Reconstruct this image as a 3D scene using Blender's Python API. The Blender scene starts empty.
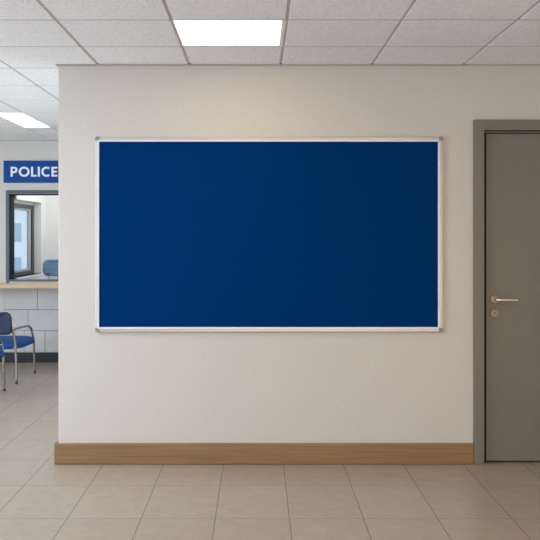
import bpy, bmesh, math, random
from mathutils import Vector, Matrix

# ------------------------------------------------------------ camera, world, lights, exposure
scene = bpy.context.scene
COL = scene.collection
F = 762.0                                   # focal length in pixels of the 540 px frame
cam_d = bpy.data.cameras.new('camera')
cam = bpy.data.objects.new('camera', cam_d); COL.objects.link(cam)
cam.location = (0, -5, 1.5)
cam.rotation_euler = (math.pi / 2, 0, 0)
cam_d.sensor_width = 36; cam_d.sensor_fit = 'HORIZONTAL'
cam_d.lens = 36 * F / 540
cam_d.shift_x = (270 - 258) / 540           # principal point at x=258, y=235 in the frame
cam_d.shift_y = (235 - 270) / 540
cam_d.clip_start = 0.05
scene.camera = cam

world = bpy.data.worlds.new('world'); scene.world = world
world.use_nodes = True
wn = world.node_tree.nodes; wl = world.node_tree.links
wn.clear()
wo = wn.new('ShaderNodeOutputWorld'); wb = wn.new('ShaderNodeBackground')
tc = wn.new('ShaderNodeTexCoord'); sx = wn.new('ShaderNodeSeparateXYZ'); cr = wn.new('ShaderNodeValToRGB')
cr.color_ramp.elements[0].position = 0.45; cr.color_ramp.elements[0].color = (0.55, 0.6, 0.66, 1)
cr.color_ramp.elements[1].position = 0.8; cr.color_ramp.elements[1].color = (0.72, 0.85, 1.0, 1)
e = cr.color_ramp.elements.new(0.53); e.color = (0.93, 0.97, 1.0, 1)
mr = wn.new('ShaderNodeMapRange'); mr.inputs[1].default_value = -1; mr.inputs[2].default_value = 1
wl.new(tc.outputs['Generated'], sx.inputs[0]); wl.new(sx.outputs[2], mr.inputs[0])
wl.new(mr.outputs[0], cr.inputs[0]); wl.new(cr.outputs[0], wb.inputs[0])
wb.inputs[1].default_value = 1.9
wl.new(wb.outputs[0], wo.inputs[0])

def area(name, loc, rot, sx_, sy_, power, color, spread=180):
    l = bpy.data.lights.new(name, 'AREA'); l.shape = 'RECTANGLE'
    l.size = sx_; l.size_y = sy_; l.energy = power; l.color = color
    l.spread = math.radians(spread)
    o = bpy.data.objects.new(name, l); COL.objects.link(o)
    o.location = loc; o.rotation_euler = rot
    return o
R90 = math.pi / 2
# daylight entering through the tall windows of the hall's left wall (beyond the frame), and an unseen fill light added in the booth
area('window_daylight', (-4.9, -3.3, 1.45), (0, -R90, 0), 1.9, 2.6, 75, (0.45, 0.68, 1.0))
area('window_daylight', (-4.9, 0.35, 1.35), (0, -R90, 0), 1.7, 2.2, 108, (0.78, 0.88, 1.0))
area('booth_fill_light', (-1.9, 4.60, 2.6), (0, 0, 0), 1.2, 0.7, 21, (0.95, 0.98, 1.0))
area('rear_fill_light', (0.9, -6.85, 0.8), (R90, 0, 0), 4.0, 1.3, 64, (1.0, 0.76, 0.52))   # added warm fill behind the viewer, no real source there
# radiance of the ceiling panels, colour first: over the board, over the chairs, then the added unseen fill panels: door side, window side (two)
PANEL_COL = [(1.0, 0.79, 0.54, 1), (1, 1, 1, 1), (1.0, 0.69, 0.38, 1), (0.80, 0.90, 1.0, 1), (0.80, 0.90, 1.0, 1)]
PANEL_EMIT = [5.7, 2.6, 14.0, 40.0, 42.0]

vs = scene.view_settings
vs.view_transform = 'Standard'; vs.look = 'None'; vs.gamma = 1; vs.use_curve_mapping = False
vs.exposure = -0.17

# ------------------------------------------------------------ helpers
def lin(r, g, b):
    f = lambda c: (c / 255 / 12.92) if c / 255 <= 0.04045 else ((c / 255 + 0.055) / 1.055) ** 2.4
    return (f(r), f(g), f(b), 1)

def new_mat(name, color, rough=0.5, metal=0.0, spec=0.5):
    m = bpy.data.materials.new(name); m.use_nodes = True
    b = m.node_tree.nodes['Principled BSDF']
    b.inputs['Base Color'].default_value = color
    b.inputs['Roughness'].default_value = rough
    b.inputs['Metallic'].default_value = metal
    b.inputs['Specular IOR Level'].default_value = spec
    return m

def noise_mix(m, c1, c2, scale=(10, 10, 10), detail=4, bump=0.0, bump_dist=0.002, rough=None, lo=0.3, hi=0.7, nscale=1.0):
    nt = m.node_tree; n = nt.nodes; l = nt.links; b = n['Principled BSDF']
    t = n.new('ShaderNodeTexCoord'); mp = n.new('ShaderNodeMapping'); nz = n.new('ShaderNodeTexNoise')
    mp.inputs['Scale'].default_value = scale
    nz.inputs['Scale'].default_value = nscale; nz.inputs['Detail'].default_value = detail
    l.new(t.outputs['Object'], mp.inputs[0]); l.new(mp.outputs[0], nz.inputs['Vector'])
    r = n.new('ShaderNodeValToRGB')
    r.color_ramp.elements[0].position = lo; r.color_ramp.elements[0].color = c1
    r.color_ramp.elements[1].position = hi; r.color_ramp.elements[1].color = c2
    l.new(nz.outputs[0], r.inputs[0]); l.new(r.outputs[0], b.inputs['Base Color'])
    if bump:
        bp = n.new('ShaderNodeBump'); bp.inputs['Strength'].default_value = bump
        bp.inputs['Distance'].default_value = bump_dist
        l.new(nz.outputs[0], bp.inputs['Height']); l.new(bp.outputs[0], b.inputs['Normal'])
    return m

def box(bm, x0, x1, y0, y1, z0, z1, mi=0, bev=0.0, seg=2):
    r = bmesh.ops.create_cube(bm, size=1)
    vsx = r['verts']
    for v in vsx:
        v.co = Vector(((x0 + x1) / 2 + v.co.x * (x1 - x0), (y0 + y1) / 2 + v.co.y * (y1 - y0), (z0 + z1) / 2 + v.co.z * (z1 - z0)))
    fs = set(f for v in vsx for f in v.link_faces)
    for f in fs: f.material_index = mi
    if bev:
        es = set(e_ for v in vsx for e_ in v.link_edges)
        g = bmesh.ops.bevel(bm, geom=list(es), offset=bev, segments=seg, affect='EDGES', profile=0.5)
        for f in g['faces']: f.material_index = mi

def tube(bm, pts, r, seg=12, sub=6, cap=True, mi=0):
    P = [Vector(p) for p in pts]
    if sub > 1 and len(P) > 2:
        Q = []
        for i in range(len(P) - 1):
            a = P[max(i - 1, 0)]; b = P[i]; c = P[i + 1]; d = P[min(i + 2, len(P) - 1)]
            for k in range(sub):
                t = k / sub
                Q.append(0.5 * ((2 * b) + (c - a) * t + (2 * a - 5 * b + 4 * c - d) * t * t + (-a + 3 * b - 3 * c + d) * t ** 3))
        Q.append(P[-1]); P = Q
    n = len(P)
    T = [(P[min(i + 1, n - 1)] - P[max(i - 1, 0)]).normalized() for i in range(n)]
    up = Vector((0, 0, 1)) if abs(T[0].z) < 0.9 else Vector((1, 0, 0))
    u = T[0].cross(up).normalized()
    rings = []
    for i in range(n):
        u = (u - T[i] * u.dot(T[i])).normalized(); w = T[i].cross(u)
        rings.append([bm.verts.new(P[i] + (u * math.cos(2 * math.pi * k / seg) + w * math.sin(2 * math.pi * k / seg)) * r) for k in range(seg)])
    for i in range(n - 1):
        for k in range(seg):
            f = bm.faces.new((rings[i][k], rings[i][(k + 1) % seg], rings[i + 1][(k + 1) % seg], rings[i + 1][k])); f.smooth = True; f.material_index = mi
    if cap:
        bm.faces.new(rings[0]).material_index = mi; bm.faces.new(list(reversed(rings[-1]))).material_index = mi

def cyl(bm, c, axis, r, h, seg=32, bev=0.0, mi=0):
    """cylinder from c, extending h along axis; bevelled outer rim"""
    A = Vector(axis).normalized(); c = Vector(c)
    up = Vector((0, 0, 1)) if abs(A.z) < 0.9 else Vector((1, 0, 0))
    u = A.cross(up).normalized(); w = A.cross(u)
    prof = [(r, 0), (r, h - bev), (r - bev * 0.3, h - bev * 0.3), (r - bev, h)] if bev else [(r, 0), (r, h)]
    rings = [[bm.verts.new(c + A * hh + (u * math.cos(2 * math.pi * k / seg) + w * math.sin(2 * math.pi * k / seg)) * rr) for k in range(seg)] for rr, hh in prof]
    for i in range(len(rings) - 1):
        for k in range(seg):
            f = bm.faces.new((rings[i][k], rings[i][(k + 1) % seg], rings[i + 1][(k + 1) % seg], rings[i + 1][k])); f.smooth = True; f.material_index = mi
    bm.faces.new(rings[0]).material_index = mi; bm.faces.new(list(reversed(rings[-1]))).material_index = mi

def build(name, bm, mats, parent=None, **props):
    bmesh.ops.recalc_face_normals(bm, faces=bm.faces[:])
    me = bpy.data.meshes.new(name); bm.to_mesh(me); bm.free()
    for m in (mats if isinstance(mats, (list, tuple)) else [mats]): me.materials.append(m)
    o = bpy.data.objects.new(name, me); COL.objects.link(o)
    if parent: o.parent = parent
    for k, v in props.items(): o[k] = v
    return o

def centre_mesh(o, c):
    """move a top-level mesh's origin to c, keeping it in place"""
    o.data.transform(Matrix.Translation(-Vector(c))); o.location = c

def thing(name, label, cat, loc=(0, 0, 0), rz=0, group=None):
    o = bpy.data.objects.new(name, None); COL.objects.link(o)
    o.location = loc; o.rotation_euler = (0, 0, rz); o.empty_display_size = 0.1
    o['label'] = label; o['category'] = cat
    if group: o['group'] = group
    return o

def struct(name, bm, mats, parent=None):
    o = build(name, bm, mats, parent)
    if parent is None: o['kind'] = 'structure'
    return o

# ------------------------------------------------------------ materials
M_wall = noise_mix(new_mat('wall_paint', lin(222, 218, 211), 0.85, spec=0.25), lin(216, 213, 208), lin(221, 218, 213), (60, 60, 60), 5, 0.15, 0.0015)
M_white = new_mat('white_paint', lin(232, 232, 230), 0.6)
M_ceil = noise_mix(new_mat('mineral_fibre_tile', lin(214, 212, 208), 0.95, spec=0.1), lin(226, 225, 225), lin(249, 249, 249), (75, 75, 75), 6, 0.5, 0.002, lo=0.25, hi=0.55)
M_bar = new_mat('ceiling_bar_white', lin(205, 203, 199), 0.5)
M_gap = new_mat('ceiling_gap_grey', lin(84, 83, 82), 0.8)
M_trim = new_mat('wall_angle_grey', lin(180, 179, 177), 0.5)

def floor_mat():
    m = new_mat('floor_tile', lin(178, 170, 160), 0.35, spec=0.9)
    nt = m.node_tree; n = nt.nodes; l = nt.links; b = n['Principled BSDF']
    t = n.new('ShaderNodeTexCoord'); s = n.new('ShaderNodeSeparateXYZ'); l.new(t.outputs['Object'], s.inputs[0])
    def math_(op, a, b_=None, clamp=False):
        q = n.new('ShaderNodeMath'); q.operation = op; q.use_clamp = clamp
        for i, v in enumerate((a, b_)):
            if v is None: continue
            if isinstance(v, (int, float)): q.inputs[i].default_value = v
            else: l.new(v, q.inputs[i])
        return q.outputs[0]
    def line(coord, off, pitch, half):
        a = math_('DIVIDE', math_('SUBTRACT', coord, off), pitch)
        fr = math_('FRACT', math_('ADD', a, 100.0))
        d = math_('MULTIPLY', math_('MINIMUM', fr, math_('SUBTRACT', 1.0, fr)), pitch)
        return math_('MULTIPLY', math_('SUBTRACT', half * 1.5, d), 1 / half, True), math_('FLOOR', a)
    gx, ix = line(s.outputs[0], -1.01, 0.392, 0.0022)
    gy, iy = line(s.outputs[1], -0.443, 0.528, 0.0018)
    g = math_('MAXIMUM', gx, gy)
    cid = n.new('ShaderNodeCombineXYZ'); l.new(ix, cid.inputs[0]); l.new(iy, cid.inputs[1])
    wh = n.new('ShaderNodeTexWhiteNoise'); wh.noise_dimensions = '2D'; l.new(cid.outputs[0], wh.inputs['Vector'])
    # mottled stone look, shifted per tile
    sh = n.new('ShaderNodeVectorMath'); sh.operation = 'MULTIPLY_ADD'
    l.new(cid.outputs[0], sh.inputs[0]); sh.inputs[1].default_value = (3.7, 5.1, 0); l.new(t.outputs['Object'], sh.inputs[2])
    nz = n.new('ShaderNodeTexNoise'); nz.inputs['Scale'].default_value = 11; nz.inputs['Detail'].default_value = 10; nz.inputs['Roughness'].default_value = 0.72
    l.new(sh.outputs[0], nz.inputs['Vector'])
    r = n.new('ShaderNodeValToRGB')
    r.color_ramp.elements[0].position = 0.3; r.color_ramp.elements[0].color = lin(160, 146, 130)
    r.color_ramp.elements[1].position = 0.7; r.color_ramp.elements[1].color = lin(183, 168, 150)
    l.new(nz.outputs[0], r.inputs[0])
    hv = n.new('ShaderNodeHueSaturation'); l.new(r.outputs[0], hv.inputs['Color'])
    l.new(math_('ADD', math_('MULTIPLY', wh.outputs[0], 0.05), 0.975), hv.inputs['Value'])
    mx = n.new('ShaderNodeMix'); mx.data_type = 'RGBA'
    l.new(g, mx.inputs[0]); l.new(hv.outputs[0], mx.inputs[6]); mx.inputs[7].default_value = lin(112, 104, 95)
    l.new(mx.outputs[2], b.inputs['Base Color'])
    rr = math_('ADD', math_('MULTIPLY', nz.outputs[0], 0.12), 0.24)
    l.new(math_('ADD', rr, math_('MULTIPLY', g, 0.3)), b.inputs['Roughness'])
    nf = n.new('ShaderNodeTexNoise'); nf.inputs['Scale'].default_value = 60; nf.inputs['Detail'].default_value = 3
    l.new(sh.outputs[0], nf.inputs['Vector'])
    bp = n.new('ShaderNodeBump'); bp.inputs['Strength'].default_value = 0.35; bp.inputs['Distance'].default_value = 0.002
    hgt = math_('SUBTRACT', math_('MULTIPLY', nf.outputs[0], 0.18), g)
    l.new(hgt, bp.inputs['Height']); l.new(bp.outputs[0], b.inputs['Normal'])
    return m
M_floor = floor_mat()

def oak(name, a, b_, sc):
    m = noise_mix(new_mat(name, a, 0.45), a, b_, sc, 6, 0.12, 0.001, lo=0.25, hi=0.75)
    return m
M_oak = oak('oak_skirting', lin(134, 104, 70), lin(164, 132, 93), (2.5, 60, 90))
M_counter = oak('pale_oak', lin(205, 172, 132), lin(222, 194, 158), (2, 40, 60))
M_navy = new_mat('navy_base_trim', lin(28, 37, 46), 0.5)
M_tile = noise_mix(new_mat('grey_cladding', lin(203, 202, 202), 0.5), lin(198, 197, 197), lin(207, 206, 206), (4, 4, 4), 3)
M_tilegap = new_mat('cladding_joint', lin(128, 128, 130), 0.8)
M_felt = noise_mix(new_mat('blue_felt', lin(6, 55, 122), 0.95, spec=0.02), lin(0, 50, 109), lin(0, 57, 120), (350, 350, 350), 3, 0.35, 0.001)
M_alu = new_mat('satin_aluminium', lin(212, 212, 212), 0.35, 0.4)
M_alu_dk = new_mat('aluminium_inner_lip', lin(246, 247, 252), 0.35, 0.1)
M_corner = new_mat('grey_plastic_corner', lin(152, 150, 148), 0.5)
M_door = noise_mix(new_mat('door_paint', lin(132, 129, 121), 0.42, spec=0.4), lin(127, 123, 115), lin(131, 127, 119), (90, 90, 90), 3, 0.08, 0.001)
M_seal = new_mat('door_seal_dark', lin(26, 23, 18), 0.9, spec=0.1)
M_steel = new_mat('brushed_steel', lin(235, 225, 208), 0.25, 0.9)
M_rose = new_mat('rose_steel', lin(162, 151, 135), 0.35, 0.6)
M_steel_dk = new_mat('lock_dark', lin(60, 56, 50), 0.4, 0.8)
M_sign = new_mat('sign_blue', lin(0, 76, 156), 0.5, spec=0.2)
M_letter = new_mat('sign_white', lin(245, 246, 250), 0.5)
M_frame = new_mat('slate_grey_frame', lin(78, 89, 101), 0.4)
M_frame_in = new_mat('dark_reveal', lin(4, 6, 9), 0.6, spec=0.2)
M_winfr = new_mat('anthracite_window', lin(70, 74, 78), 0.4)
M_chrome = new_mat('satin_chrome', lin(168, 163, 154), 0.25, 1.0)
M_seat = noise_mix(new_mat('blue_fabric', lin(22, 72, 125), 0.7, spec=0.3), lin(18, 76, 140), lin(28, 92, 158), (160, 160, 160), 3, 0.3, 0.001)
M_back = noise_mix(new_mat('blue_back_fabric', lin(26, 46, 72), 0.6, spec=0.5), lin(22, 42, 66), lin(30, 52, 80), (160, 160, 160), 3, 0.3, 0.001)
M_rubber = new_mat('black_rubber', lin(34, 34, 36), 0.7)
M_foot = new_mat('grey_foot_cap', lin(90, 88, 84), 0.6)
M_mesh = noise_mix(new_mat('pale_blue_chair_back', lin(80, 110, 145), 0.55), lin(92, 126, 164), lin(122, 154, 190), (6, 6, 240), 2)
M_desk = new_mat('grey_desk', lin(150, 150, 152), 0.3)
M_facade = new_mat('facade_white', lin(225, 230, 236), 0.8)
M_fglass = new_mat('facade_glass', lin(150, 180, 205), 0.3)

def emis(name, color, s):
    m = bpy.data.materials.new(name); m.use_nodes = True
    nt = m.node_tree; nt.nodes.clear()
    o = nt.nodes.new('ShaderNodeOutputMaterial'); e_ = nt.nodes.new('ShaderNodeEmission')
    e_.inputs[0].default_value = color; e_.inputs[1].default_value = s
    nt.links.new(e_.outputs[0], o.inputs[0]); return m
M_diff = [emis('lamp_diffuser', PANEL_COL[k], PANEL_EMIT[k]) for k in range(5)]

def glass():
    m = bpy.data.materials.new('window_glass'); m.use_nodes = True
    nt = m.node_tree; nt.nodes.clear(); n = nt.nodes; l = nt.links
    o = n.new('ShaderNodeOutputMaterial'); tr = n.new('ShaderNodeBsdfTransparent'); gl = n.new('ShaderNodeBsdfGlossy')
    mx = n.new('ShaderNodeMixShader')
    tr.inputs[0].default_value = (0.94, 0.97, 0.98, 1); gl.inputs['Roughness'].default_value = 0.02
    mx.inputs[0].default_value = 0.08; l.new(tr.outputs[0], mx.inputs[1]); l.new(gl.outputs[0], mx.inputs[2]); l.new(mx.outputs[0], o.inputs[0])
    return m
M_glass = glass()

# ------------------------------------------------------------ the setting
H = 2.618
XL, XR, YB, YF = -5.0, 3.0, -7.0, 4.0       # hall: left, right, behind the camera, far wall
BX0, BX1, BY1 = -2.9, -1.11, 5.42           # reception booth behind the far wall

bm = bmesh.new(); box(bm, XL - 0.2, XR + 0.2, YB - 0.2, BY1 + 0.2, -0.1, 0)
struct('floor', bm, M_floor)

# ceiling: individual fibre tiles with recessed joints and a grid above; light fittings leave openings
panels = [(-0.45, 0.15, -1.035, -0.47), (-2.44, -2.15, 1.97, 2.94)]   # visible ones
panels += [(0.75, 1.35, -2.85, -2.25), (-2.85, -2.25, -1.65, -1.035), (-2.85, -2.25, -4.65, -4.05)]  # out-of-view panels added to light the hall
bm = bmesh.new()
xs = [-5.0, -4.65, -4.05, -3.45, -2.85, -2.25, -1.65, -1.05, -0.45, 0.15, 0.75, 1.35, 1.95, 2.55, 3.0]
xs2 = [-5.0, -4.25, -3.65, -3.05, -2.44, -2.15, -1.65, -1.05]        # beyond the corner the run is narrower
ys = [-7.0, -6.45, -5.85, -5.25, -4.65, -4.05, -3.45, -2.85, -2.25, -1.65, -1.035, -0.47, 0.11, 0.71, 1.33, 1.97, 2.45, 2.94, 3.5, 4.0]
for j in range(len(ys) - 1):
    y0, y1 = ys[j], ys[j + 1]
    row = xs if y0 < 0.7 else xs2
    for i in range(len(row) - 1):
        x0, x1 = row[i], row[i + 1]
        if y0 > -0.5 and x0 >= -1.06: continue
        if any(x0 > p[0] - 0.05 and x1 < p[1] + 0.05 and y0 > p[2] - 0.05 and y1 < p[3] + 0.05 for p in panels): continue
        if y0 < -0.2 and y1 > 0: y1w = y1
        box(bm, x0 + 0.009, x1 - 0.009, y0 + 0.007, y1 - 0.007, H, H + 0.02, 0, 0.002, 1)
# strip to the wall over the front wall
for i in range(len(xs) - 1):
    if xs[i] >= -1.06: box(bm, xs[i] + 0.009, xs[i + 1] - 0.009, -0.466, 0.0, H, H + 0.02, 0, 0.0035, 1)
for x in xs:
    if x > -1.1: box(bm, x - 0.009, x + 0.009, YB, 0.0, H + 0.0075, H + 0.02, 1)
    else: box(bm, x - 0.009, x + 0.009, YB, 0.71, H + 0.0075, H + 0.02, 1)
for x in xs2: box(bm, x - 0.009, x + 0.009, 0.71, YF, H + 0.0075, H + 0.02, 1)
for y in ys:
    row = xs if y < 0.7 else xs2
    for i in range(len(row) - 1):
        if y > 0 and row[i] >= -1.06: continue
        box(bm, row[i] + 0.009, row[i + 1] - 0.009, y - 0.007, y + 0.007, H + 0.0015, H + 0.02, 3)
box(bm, XL, XR, YB, YF, H + 0.09, H + 0.14, 2)
struct('ceiling', bm, [M_ceil, M_bar, M_gap, new_mat('ceiling_cross_joint', lin(150, 149, 147), 0.7)])

# front wall (carries the board) with the door opening, rounded free end, corridor wall behind it
DX0, DX1, DZ = 1.411, 2.49, 2.254
bm = bmesh.new()
out = [(-1.311, 0), (DX0 + 0.02, 0), (DX0 + 0.02, DZ - 0.02), (DX1 - 0.02, DZ - 0.02), (DX1 - 0.02, 0), (XR, 0), (XR, H), (-1.311, H)]
fr = [bm.verts.new((x, 0, z)) for x, z in out]; bk = [bm.verts.new((x, 0.2, z)) for x, z in out]
bm.faces.new(fr); bm.faces.new(list(reversed(bk)))
for i in range(8): bm.faces.new((fr[i], bk[i], bk[(i + 1) % 8], fr[(i + 1) % 8]))
bmesh.ops.bevel(bm, geom=[e_ for e_ in bm.edges if {v.index for v in e_.verts} and all(abs(v.co.x + 1.311) < 1e-5 for v in e_.verts) and abs(e_.verts[0].co.z - e_.verts[1].co.z) > 1], offset=0.007, segments=3, affect='EDGES')
struct('wall_front', bm, M_wall)
bm = bmesh.new(); box(bm, -1.311, -1.11, 0.2, YF, 0, H + 0.02); struct('wall_corridor', bm, M_wall)
bm = bmesh.new(); box(bm, XR, XR + 0.15, YB, 0.2, 0, H + 0.02); struct('wall_right', bm, M_wall)
bm = bmesh.new(); box(bm, XL - 0.15, XR + 0.15, YB - 0.15, YB, 0, H + 0.02); struct('wall_behind', bm, M_wall)

# left wall with two wide window openings (beyond the frame)
bm = bmesh.new()
box(bm, XL - 0.15, XL, YB, YF, 0, 0.45); box(bm, XL - 0.15, XL, YB, YF, 2.45, H + 0.02)
for a, b_ in ((YB, -4.7), (-1.9, -0.9), (1.6, YF)): box(bm, XL - 0.15, XL, a, b_, 0.45, 2.45)
struct('wall_left', bm, M_wall)
for k, (a, b_) in enumerate(((-4.7, -1.9), (-0.9, 1.6))):
    bm = bmesh.new()
    for y in (a + 0.03, (a + b_) / 2, b_ - 0.03): box(bm, XL - 0.1, XL - 0.04, y - 0.03, y + 0.03, 0.45, 2.45)
    for z in (0.48, 2.42): box(bm, XL - 0.1, XL - 0.04, a, b_, z - 0.03, z + 0.03)
    w = struct('window_%d' % (k + 1), bm, M_winfr)

# far wall with the reception hatch: opening x -2.94.., z .96..2.0
OX0, OX1, OZ0, OZ1 = -2.935, -1.35, 0.955, 1.985
bm = bmesh.new()
box(bm, XL - 0.15, OX0, YF, YF + 0.15, 0, H + 0.02); box(bm, OX1, BX1, YF, YF + 0.15, 0, H + 0.02)
box(bm, OX0, OX1, YF, YF + 0.15, 0, OZ0); box(bm, OX0, OX1, YF, YF + 0.15, OZ1, H + 0.02)
struct('wall_far', bm, M_wall)

# grey cladding under the counter
bm = bmesh.new()
box(bm, -3.0, -1.31, YF - 0.014, YF, 0.115, 0.895, 1)
rows = [(0.115, 0.374, [-3.0, -2.756, -2.508, -2.26, -1.98, -1.7, -1.31]), (0.374, 0.620, [-3.0, -2.71, -2.23, -1.75, -1.31]), (0.620, 0.895, [-3.0, -2.60, -2.12, -1.64, -1.31])]
for z0, z1, xr in rows:
    for i in range(len(xr) - 1):
        box(bm, xr[i] + 0.003, xr[i + 1] - 0.003, YF - 0.022, YF - 0.008, z0 + 0.003, z1 - 0.003, 0, 0.002, 1)
struct('trim_1', bm, [M_tile, M_tilegap])
bm = bmesh.new()
box(bm, XL, -1.311, YF - 0.034, YF, 0, 0.112, 0, 0.004, 2)
struct('baseboard_far', bm, M_navy)

# booth room
bm = bmesh.new()
WY0, WY1, WZ0, WZ1 = YF + 0.15, 5.20, 0.985, 1.93      # window recess in the booth's left wall
for (a, b_, c, d) in ((YF + 0.15, BY1, 0, WZ0), (YF + 0.15, BY1, WZ1, H + 0.02), (WY1, BY1, WZ0, WZ1)):
    box(bm, BX0 - 0.15, BX0, a, b_, c, d)
struct('wall_booth_left', bm, M_white)
bm = bmesh.new(); box(bm, BX0 - 0.15, BX1 + 0.1, BY1, BY1 + 0.15, 0, H + 0.02); struct('wall_booth_back', bm, M_white)
bm = bmesh.new(); box(bm, BX1, BX1 + 0.1, YF + 0.15, BY1, 0, H + 0.02); struct('wall_booth_right', bm, M_white)
bm = bmesh.new(); box(bm, BX0 - 0.15, BX1 + 0.1, YF, BY1 + 0.15, H + 0.02, H + 0.1); struct('ceiling_booth', bm, M_white)
bm = bmesh.new(); box(bm, BX0 - 0.12, BX0 + 0.012, WY0, WY1, WZ0 - 0.022, WZ0, 0, 0.004, 2); struct('trim_2', bm, M_white)
# booth window: outer frame, opening sash, glass
wx = BX0 - 0.10
bm = bmesh.new()
fz0, fz1 = WZ0, WZ1 - 0.035
for (a, b_, c, d) in ((WY0, WY0 + 0.06, fz0, fz1), (WY1 - 0.075, WY1, fz0, fz1), (WY0 + 0.06, WY1 - 0.075, fz0, fz0 + 0.05), (WY0 + 0.06, WY1 - 0.075, fz1 - 0.05, fz1)):
    box(bm, wx - 0.05, wx + 0.005, a, b_, c, d, 0, 0.003, 1)
w3 = struct('window_3', bm, M_winfr)
bm = bmesh.new()
s0, s1, t0, t1 = WY0 + 0.06, WY1 - 0.075, fz0 + 0.05, fz1 - 0.05
for (a, b_, c, d) in ((s0, s0 + 0.05, t0, t1), (s1 - 0.11, s1 - 0.02, t0, t1), (s0 + 0.05, s1 - 0.11, t0, t0 + 0.03), (s0 + 0.05, s1 - 0.11, t1 - 0.03, t1)):
    box(bm, wx - 0.04, wx - 0.012, a, b_, c, d, 0, 0.003, 1)
build('window_sash', bm, new_mat('sash_light_grey', lin(170, 174, 178), 0.4), w3, label='pale grey inner sash')
bm = bmesh.new(); box(bm, wx - 0.03, wx - 0.024, s0 + 0.04, s1 - 0.10, t0 + 0.02, t1 - 0.02)
build('window_pane', bm, M_glass, w3)
bm = bmesh.new(); box(bm, BX0 - 0.15, wx - 0.0, WY0, WY1, fz1, WZ1)
struct('trim_3', bm, M_white)

# oak skirting of the front wall, wrapping round its free end
bm = bmesh.new()
box(bm, -1.333, DX0, -0.024, 0.0, 0, 0.137, 0, 0.008, 2)
box(bm, -1.333, -1.311, 0.0, YF - 0.034, 0, 0.137, 0, 0.004, 2)
struct('baseboard_front', bm, M_oak)
bm = bmesh.new()
box(bm, -1.325, XR, -0.014, 0.0, H - 0.008, H, 0, 0.001, 1)
box(bm, -1.325, -1.311, 0.0, YF, H - 0.008, H, 0, 0.001, 1)
struct('trim_4', bm, M_trim)
bm = bmesh.new(); box(bm, -4.99, -1.325, YF - 0.014, YF, H - 0.008, H, 0, 0.001, 1)
struct('trim_5', bm, M_trim)

# ------------------------------------------------------------ door
LX0, LX1, LZ0, LZ1 = 1.502, 2.41, 0.012, 2.168
bm = bmesh.new()
jw = 0.068
def arch(bm, x0, x1, z1, y0, y1, w, bev=0.003):
    box(bm, x0, x0 + w, y0, y1, 0, z1, 0, bev, 2); box(bm, x1 - w, x1, y0, y1, 0, z1, 0, bev, 2)
    box(bm, x0 + w - 0.001, x1 - w + 0.001, y0 + 0.0003, y1, z1 - w, z1 - 0.0003)
arch(bm, DX0, DX1, DZ, -0.022, 0.10, jw)
door = struct('door_1', bm, M_door)
door.name = 'door_1'
bm = bmesh.new()
x0, x1 = DX0 + jw, DX1 - jw
box(bm, x0, x0 + 0.012, 0.004, 0.11, 0, DZ - jw); box(bm, x1 - 0.012, x1, 0.004, 0.11, 0, DZ - jw)
box(bm, x0, x1, 0.004, 0.11, DZ - jw - 0.012, DZ - jw)
box(bm, x0, x1, 0.075, 0.12, 0, DZ - jw)
build('door_seal', bm, M_seal, door, label='dark gap and seal around the leaf')
bm = bmesh.new(); box(bm, x0 + 0.002, x1 - 0.002, -0.006, 0.02, DZ - jw - 0.014, DZ - jw - 0.007, 0, 0.001, 1)
build('door_head_strip', bm, M_door, door)
bm = bmesh.new(); box(bm, LX0, LX1, 0.018, 0.062, LZ0, LZ1, 0, 0.003, 2)
leaf = build('door_leaf', bm, M_door, door)
# lever handle
hx, hz, fy = 1.556, 1.077, 0.018
bm = bmesh.new()
cyl(bm, (hx, fy, hz), (0, -1, 0), 0.0285, 0.010, 40, 0.003, 1)
cyl(bm, (hx, fy - 0.008, hz), (0, -1, 0), 0.012, 0.014, 24)
tube(bm, [(hx, fy - 0.015, hz), (hx, fy - 0.040, hz), (hx + 0.006, fy - 0.052, hz), (hx + 0.022, fy - 0.057, hz), (hx + 0.07, fy - 0.057, hz), (hx + 0.138, fy - 0.056, hz - 0.002)], 0.0102, 16, 6)
build('door_handle', bm, [M_steel, M_rose], leaf, label='satin steel lever on round rose')
bm = bmesh.new()
cyl(bm, (hx, fy, hz - 0.092), (0, -1, 0), 0.0265, 0.009, 40, 0.003)
cyl(bm, (hx, fy - 0.008, hz - 0.090), (0, -1, 0), 0.0095, 0.005, 24, 0.001)
box(bm, hx - 0.0045, hx + 0.0045, fy - 0.013, fy - 0.007, hz - 0.112, hz - 0.090, 0, 0.001, 1)
box(bm, hx - 0.0012, hx + 0.0012, fy - 0.0145, fy - 0.010, hz - 0.096, hz - 0.083, 1)
build('keyhole_rose', bm, [M_rose, M_steel_dk], leaf, label='round steel lock rose below the lever')

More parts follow.
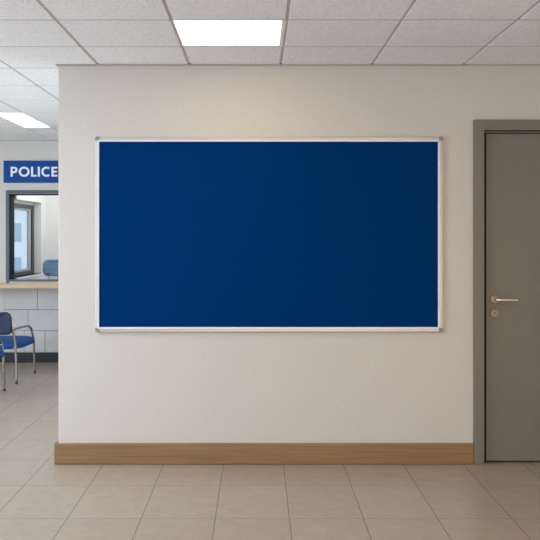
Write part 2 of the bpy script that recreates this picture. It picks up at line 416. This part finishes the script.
# ------------------------------------------------------------ notice board
BXa, BXb, BZa, BZb = -1.063, 1.210, 0.865, 2.143
board = thing('notice_board', 'large blue felt notice board in a silver aluminium frame on the pale wall', 'notice board', ((BXa + BXb) / 2, 0, (BZa + BZb) / 2))
bw, bh = (BXb - BXa) / 2, (BZb - BZa) / 2
bm = bmesh.new(); box(bm, -bw + 0.02, bw - 0.02, -0.014, -0.002, -bh + 0.02, bh - 0.02)
build('felt_panel', bm, M_felt, board)
def rail(horizontal, sgn):
    # profile (across from outer edge inwards, depth): rounded outer edge, flat face, raised inner lip
    w = 0.033 if horizontal else (0.033 if sgn > 0 else 0.025)
    prof = [(0, -0.001), (0, -0.015), (0.002, -0.0195), (0.006, -0.0215), (w - 0.0115, -0.0215), (w - 0.010, -0.0245), (w - 0.002, -0.0245), (w, -0.0225), (w, -0.010)]
    bm = bmesh.new(); L = (bw if horizontal else bh) - 0.022
    A, B = [], []
    for (d, y) in prof:
        for lst, e_ in ((A, -1), (B, 1)):
            c = sgn * ((bh if horizontal else bw) - d)
            lst.append(bm.verts.new((e_ * L, y, c) if horizontal else (c, y, e_ * L)))
    n = len(prof)
    for i in range(n):
        f = bm.faces.new((A[i], A[(i + 1) % n], B[(i + 1) % n], B[i])); f.material_index = 1 if 4 <= i <= 7 else 0
    bm.faces.new(A); bm.faces.new(list(reversed(B)))
    return bm
for hz_, sg in ((True, 1), (True, -1), (False, 1), (False, -1)):
    build('frame_rail', rail(hz_, sg), [M_alu, M_alu_dk], board)
for sx_ in (-1, 1):
    for sz in (-1, 1):
        bm = bmesh.new(); r = 0.012; c = (sx_ * (bw - r - 0.001), sz * (bh - r - 0.001))
        pts = []
        for k in range(9):
            a = k / 8 * math.pi / 2
            pts.append((bw - 0.012 + 0.013 * math.sin(a), bh - 0.012 + 0.013 * math.cos(a)))
        pts += [(bw + 0.001, bh - 0.0285), (bw - 0.0285, bh - 0.0285), (bw - 0.0285, bh + 0.001)]
        fr = [bm.verts.new((sx_ * p[0], -0.0235, sz * p[1])) for p in pts]
        bk = [bm.verts.new((sx_ * p[0], -0.001, sz * p[1])) for p in pts]
        m = len(pts)
        ff = bm.faces.new(fr); bm.faces.new(list(reversed(bk)))
        for i in range(m): bm.faces.new((fr[i], bk[i], bk[(i + 1) % m], fr[(i + 1) % m]))
        bmesh.ops.bevel(bm, geom=[e_ for e_ in ff.edges], offset=0.002, segments=2, affect='EDGES')
        build('corner_cap', bm, M_corner, board, label='grey plastic corner cap')

# ------------------------------------------------------------ ceiling lights
labels = ['square white LED ceiling panel above the blue notice board',
          'narrow white LED ceiling panel over the waiting area',
          None, None, None]
for k, p in enumerate(panels):
    cx, cy = (p[0] + p[1]) / 2, (p[2] + p[3]) / 2; hx_, hy_ = (p[1] - p[0]) / 2, (p[3] - p[2]) / 2
    lab = labels[k] or ['added unseen fill light panel in the ceiling on the door side', 'added unseen fill light panel in the ceiling nearest the windows', 'added unseen fill light panel at the rear corner by the windows'][k - 2]
    t = thing('ceiling_light', lab, 'ceiling light', (cx, cy, H), group='LED ceiling panels')
    fx, fx2, fy_, fy2 = (0.010, 0.026, 0.010, 0.030) if k == 0 else (0.008, 0.008, 0.016, 0.012) if k == 1 else (0.02, 0.02, 0.02, 0.02)
    bm = bmesh.new()
    for (a, b_, c, d) in ((-hx_ + .004, -hx_ + fx, -hy_ + .004, hy_ - .004), (hx_ - fx2, hx_ - .004, -hy_ + .004, hy_ - .004), (-hx_ + fx, hx_ - fx2, -hy_ + .004, -hy_ + fy_), (-hx_ + fx, hx_ - fx2, hy_ - fy2, hy_ - .004)):
        box(bm, a, b_, c, d, 0.0, 0.03, 0, 0.001, 1)
    build('frame', bm, M_ceil, t)
    bm = bmesh.new(); box(bm, -hx_ + fx, hx_ - fx2, -hy_ + fy_, hy_ - fy2, 0.004, 0.02)
    build('diffuser', bm, M_diff[k], t)

# ------------------------------------------------------------ sign
sg = thing('wall_sign', 'blue wall sign with white lettering above the reception hatch', 'sign', (-2.655, YF, 2.25))
bm = bmesh.new(); box(bm, -0.345, 0.355, -0.02, 0, -0.134, 0.126, 0, 0.003, 2); build('sign_panel', bm, M_sign, sg)
def stroke_rect(bm, x0, x1, z0, z1): box(bm, x0, x1, -0.0255, -0.0195, z0, z1)
def ring(bm, cx, cz, rx, rz, w, a0, a1, n=40, wz=None):
    wz = wz or w; pr = None
    for k in range(n + 1):
        a = a0 + (a1 - a0) * k / n
        ca, sa = math.cos(a), math.sin(a)
        q = [bm.verts.new((cx + (rx - s * w) * ca, y, cz + (rz - s * wz) * sa)) for y in (-0.0255, -0.0195) for s in (0, 1)]
        if pr:
            bm.faces.new((pr[0], q[0], q[1], pr[1])); bm.faces.new((pr[2], pr[3], q[3], q[2]))
            bm.faces.new((pr[0], pr[2], q[2], q[0])); bm.faces.new((pr[1], q[1], q[3], pr[3]))
        pr = q
bm = bmesh.new()
S = 84.7 * 9.0 / 8.975
X = lambda px: (px - 258) / S + 2.655
zt, zb = (235 - 166.7) / S + 1.5 - 2.25, (235 - 176.6) / S + 1.5 - 2.25
zc, hh, w = (zt + zb) / 2, (zt - zb) / 2, 0.0245
pi = math.pi
stroke_rect(bm, X(10.5), X(10.5) + w, zb, zt)                                      # P
pz0 = zb + (zt - zb) * 0.36; pc = (zt + pz0) / 2; pr_ = (zt - pz0) / 2
stroke_rect(bm, X(10.5) + w, X(17.3) - pr_, zt - w * .9, zt); stroke_rect(bm, X(10.5) + w, X(17.3) - pr_, pz0, pz0 + w * .9)
ring(bm, X(17.3) - pr_, pc, pr_, pr_, w, -pi / 2, pi / 2, 20, w * .9)
ring(bm, (X(18.6) + X(29.4)) / 2, zc, (X(29.4) - X(18.6)) / 2, hh + 0.002, w, 0, 2 * pi, 48, w * .95)   # O
stroke_rect(bm, X(30.9), X(30.9) + w, zb, zt); stroke_rect(bm, X(30.9) + w, X(36.4), zb, zb + w * .9)     # L
stroke_rect(bm, X(37.7), X(37.7) + w, zb, zt)                                      # I
ring(bm, X(46.4), zc, X(46.4) - X(41.2), hh + 0.002, w, pi * 0.27, pi * 1.73, 40, w * .95)              # C
x0 = X(51.4)
stroke_rect(bm, x0, x0 + w, zb, zt)
for z in (zb, zc - w * .43, zt - w * .9): stroke_rect(bm, x0 + w, X(57.3) - (0.006 if z == zc - w * .43 else 0), z, z + w * .88)   # E
build('lettering', bm, M_letter, sg)

# ------------------------------------------------------------ reception hatch frame, counter
hf = thing('hatch_frame', 'slate grey frame around the reception hatch over the counter', 'hatch', ((OX0 + OX1) / 2, YF, OZ0))
cx = (OX0 + OX1) / 2
bm = bmesh.new()
a0, a1, c0, c1 = -2.973 - cx, OX1 + 0.04 - cx, 0.932 - OZ0, 2.028 - OZ0
w1 = 0.04
box(bm, a0, a0 + w1, -0.02, 0.0, c0, c1, 0, 0.003, 2); box(bm, a1 - w1, a1, -0.02, 0, c0, c1, 0, 0.003, 2)
box(bm, a0 + w1, a1 - w1, -0.02, 0, c1 - w1, c1, 0, 0.003, 2)
box(bm, a0 + w1, a1 - w1, -0.02, 0.0, c0 + 0.018, c0 + 0.044, 0, 0.003, 2)
build('outer_frame', bm, M_frame, hf)
bm = bmesh.new(); box(bm, a0 + w1, a1 - w1, -0.024, 0.0, c0 + 0.004, c0 + 0.017, 0, 0.002, 1)
build('sill_strip', bm, M_alu, hf, label='pale metal strip under the opening')
bm = bmesh.new()
e0, e1, g0, g1 = OX0 - cx, OX1 - cx, 0.0, OZ1 - OZ0
box(bm, e0, e0 + 0.010, 0.0, 0.15, g0, g1); box(bm, e1 - 0.010, e1, 0, 0.15, g0, g1)
box(bm, e0 + .01, e1 - .01, 0.0, 0.15, g1 - 0.010, g1)
build('reveal_lining', bm, M_frame_in, hf, label='near-black lining of the opening')
bm = bmesh.new(); box(bm, e0 + .01, e1 - .01, 0.0, 0.15, g0, g0 + 0.014)
build('track', bm, M_alu, hf, label='silver bottom track')

bm = bmesh.new(); box(bm, XL + 0.6, -1.333, YF - 0.34, YF - 0.0005, 0.893, 0.933, 0, 0.006, 2)
cnt = build('reception_counter', bm, M_counter, label='pale oak counter shelf below the reception hatch', category='counter')
centre_mesh(cnt, (-2.8, YF, 0.895))
bm = bmesh.new(); box(bm, BX0 + 0.003, BX1 - 0.003, YF + 0.151, YF + 0.60, 0.92, 0.95, 0, 0.003, 1)
box(bm, BX0 + 0.01, BX0 + 0.04, YF + 0.16, YF + 0.56, 0, 0.92); box(bm, BX1 - 0.04, BX1 - 0.01, YF + 0.16, YF + 0.56, 0, 0.92)
dk = build('desk', bm, M_desk, label='grey desk top inside the booth behind the hatch', category='desk')
centre_mesh(dk, (-2.0, YF + 0.38, 0))
# ribbed white panel on the booth's back wall
bm = bmesh.new()
pxa = -2.60
box(bm, pxa, pxa + 0.5, BY1 - 0.02, BY1, 1.19, 1.60, 0, 0.003, 1)
for k in range(8): box(bm, pxa + 0.03 + k * 0.057, pxa + 0.065 + k * 0.057, BY1 - 0.028, BY1 - 0.018, 1.21, 1.58, 0, 0.003, 1)
wp = build('wall_panel', bm, M_white, label='white ribbed panel on the back wall of the booth', category='panel')
centre_mesh(wp, (pxa + 0.25, BY1, 1.19))

# office chair in the booth, its pale blue back above the desk
oc = thing('office_chair', 'swivel chair with pale blue rounded back behind the reception desk', 'office chair', (-2.53, 4.92, 0))
def cushion(bm, W, D, T, r, curve=0.0, n=10, axis='z', taper=0.0, dome=0.0):
    """rounded-rectangle pad: W x D outline with corner radius r, thickness T and soft edge"""
    out = []
    for (sx_, sy_, a0) in ((1, 1, 0), (-1, 1, 1), (-1, -1, 2), (1, -1, 3)):
        for k in range(n + 1):
            a = (a0 + k / n) * math.pi / 2
            out.append((sx_ * (W / 2 - r) + r * math.cos(a), sy_ * (D / 2 - r) + r * math.sin(a)))
    m = len(out); rings = []
    layers = [(-T / 2, 0.02), (-T / 2, 0.2), (-T / 2, 0.4), (-T / 2, 0.6), (-T / 2, 0.75), (-T / 2, 0.84), (-T / 2, 0.90), (-T / 2 * 0.92, 0.955), (-T / 2 * 0.6, 0.99), (0, 1.0), (T / 2 * 0.6, 0.99), (T / 2 * 0.92, 0.955), (T / 2 + dome * .3, 0.90), (T / 2 + dome * .45, 0.8), (T / 2 + dome * 0.8, 0.6), (T / 2 + dome * .95, 0.4), (T / 2 + dome, 0.2), (T / 2 + dome, 0.02)]
    for (z, s) in layers:
        ring_ = []
        for (x, y) in out:
            xx = x * (1 - (1 - s) * min(1, 0.25 / max(W, .01) * 1.0 + .0) * 1.0) if s > 0.89 else x * s
            yy = y * (1 - (1 - s) * 1.0) if s > 0.89 else y * s
            if s > 0.89: xx = x - math.copysign(min(abs(x), (1 - s) * 0.25), x) if abs(x) > W / 2 - r else x; yy = y - math.copysign(min(abs(y), (1 - s) * 0.25), y) if abs(y) > D / 2 - r else y
            xx *= 1 + taper * (y / D)
            zz = z + curve * (xx / (W / 2)) ** 2
            ring_.append(bm.verts.new((xx, yy, zz) if axis == 'z' else (xx, -zz, yy)))
        rings.append(ring_)
    for i in range(len(rings) - 1):
        for k in range(m):
            f = bm.faces.new((rings[i][k], rings[i][(k + 1) % m], rings[i + 1][(k + 1) % m], rings[i + 1][k])); f.smooth = True
    for rg in (rings[0], list(reversed(rings[-1]))):
        f = bm.faces.new(rg); f.smooth = True
bm = bmesh.new(); cushion(bm, 0.46, 0.48, 0.07, 0.08, 0, dome=0.01); bmesh.ops.translate(bm, verts=bm.verts, vec=(0.0, 0.02, 0.62))
build('seat', bm, M_back, oc)
bm = bmesh.new(); cushion(bm, 0.38, 0.215, 0.045, 0.07, 0.05, axis='y'); bmesh.ops.translate(bm, verts=bm.verts, vec=(0.0, -0.24, 1.085))
build('backrest', bm, M_mesh, oc)
bm = bmesh.new(); tube(bm, [(0.0, 0.0, 0.58), (0, -0.18, 0.60), (0, -0.255, 0.70), (0, -0.265, 1.0)], 0.016, 12, 5); build('back_support', bm, M_chrome, oc)
for s in (-1, 1):
    bm = bmesh.new(); tube(bm, [(s * .12, -0.02, 0.585), (s * .14, -0.20, 0.66), (s * .13, -0.275, 0.85), (s * .12, -0.27, 1.02)], 0.009, 10, 5); build('support_rod', bm, M_chrome, oc)
bm = bmesh.new(); cyl(bm, (0, 0, 0.09), (0, 0, 1), 0.025, 0.50, 20); build('gas_column', bm, M_chrome, oc)
for k in range(5):
    a = k * 2 * math.pi / 5 + 0.3
    bm = bmesh.new(); tube(bm, [(0.02 * math.cos(a), 0.02 * math.sin(a), 0.10), (0.28 * math.cos(a), 0.28 * math.sin(a), 0.07)], 0.016, 10, 1); lg = build('leg', bm, M_chrome, oc)
    bm = bmesh.new(); cyl(bm, (0.28 * math.cos(a) - .012 * math.sin(a), 0.28 * math.sin(a) + .012 * math.cos(a), 0.027), (math.sin(a), -math.cos(a), 0), 0.027, 0.024, 18); build('castor', bm, M_rubber, lg)

# ------------------------------------------------------------ waiting chairs
def tube_obj(name, pts, r, parent, sub=6):
    bm = bmesh.new(); tube(bm, pts, r, 14, sub); return build(name, bm, M_chrome, parent)
def waiting_chair(loc, rz, label):
    t = thing('waiting_chair', label, 'chair', loc, rz, None)
    bm = bmesh.new(); cushion(bm, 0.555, 0.60, 0.064, 0.16, 0.0, 10, taper=0.10, dome=0.014); bmesh.ops.translate(bm, verts=bm.verts, vec=(0, 0.065, 0.366))
    build('seat', bm, M_seat, t)
    bm = bmesh.new(); cushion(bm, 0.43, 0.235, 0.04, 0.06, 0.045, 10, axis='y')
    bmesh.ops.rotate(bm, verts=bm.verts, cent=(0, 0, 0), matrix=Matrix.Rotation(math.radians(8), 3, 'X'))
    bmesh.ops.translate(bm, verts=bm.verts, vec=(0, -0.275, 0.612))
    build('backrest', bm, M_back, t)
    for s in (-1, 1):
        tube_obj('leg', [(s * .257, -.305, 0.012), (s * .240, -.275, .30), (s * .225, -.270, .45), (s * .205, -.285, .56), (s * .17, -.312, .60)], 0.0125, t).name = 'leg'
        tube_obj('leg', [(s * .262, .305, 0.012), (s * .262, .285, .20), (s * .258, .275, .36), (s * .245, .262, .46)], 0.0122, t)
        tube_obj('armrest', [(s * .245, .262, .46), (s * .240, .235, .500), (s * .233, .17, .526), (s * .226, .0, .538), (s * .220, -.16, .543), (s * .214, -.275, .543)], 0.0118, t)
        tube_obj('seat_rail', [(s * .236, -.270, .37), (s * .20, -.22, .355), (s * .20, .20, .355), (s * .258, .277, .36)], 0.009, t)
        for y, x in ((-.306, .2573), (.3055, .262)):
            bm = bmesh.new(); cyl(bm, (s * x, y, 0), (0, 0, 1), 0.0135, 0.014, 16, 0.002); build('foot_cap', bm, M_foot, t)
    tube_obj('cross_bar', [(-.20, -.20, .352), (.20, -.20, .352)], 0.009, t, 1)
    tube_obj('cross_bar', [(-.20, .18, .352), (.20, .18, .352)], 0.009, t, 1)
    return t
c2 = waiting_chair((-2.688, 2.975, 0), 0, 'blue waiting chair nearest the reception counter, chrome armrest and backrest in view')
c1 = c2.copy(); COL.objects.link(c1); c1.location = (-2.70, 2.025, 0)
c1['label'] = 'blue waiting chair mostly cut off at the edge, nearer the viewer than the other chair'
for ch in list(c2.children):
    c = ch.copy(); COL.objects.link(c); c.parent = c1
for c in (c1, c2): c['group'] = 'waiting chairs before the reception counter'

# ------------------------------------------------------------ building outside the booth window
bl = thing('office_building', 'pale building with blue glazed bands seen through the booth window', 'building', (-9.4, 24, -0.0))
bm = bmesh.new(); box(bm, -5.5, 5.5, 0, 6, -1, 2.6); build('facade', bm, M_facade, bl)
for k, (z0, z1) in enumerate(((1.25, 1.95), (0.15, 0.65), (-0.75, -0.35))):
    for i in range(7):
        bm = bmesh.new(); box(bm, -5.3 + i * 1.53, -4.2 + i * 1.53, -0.03, 0.02, z0, z1, 0, 0.01, 1)
        build('window', bm, M_fglass, bl)
bm = bmesh.new(); box(bm, -5.6, 5.6, -0.12, 6.1, 2.55, 2.68); build('roof_edge', bm, M_frame, bl)
bm = bmesh.new(); box(bm, -40, -3.6, 3.0, 60, -1.15, -1.02); struct('ground_outside', bm, M_trim)
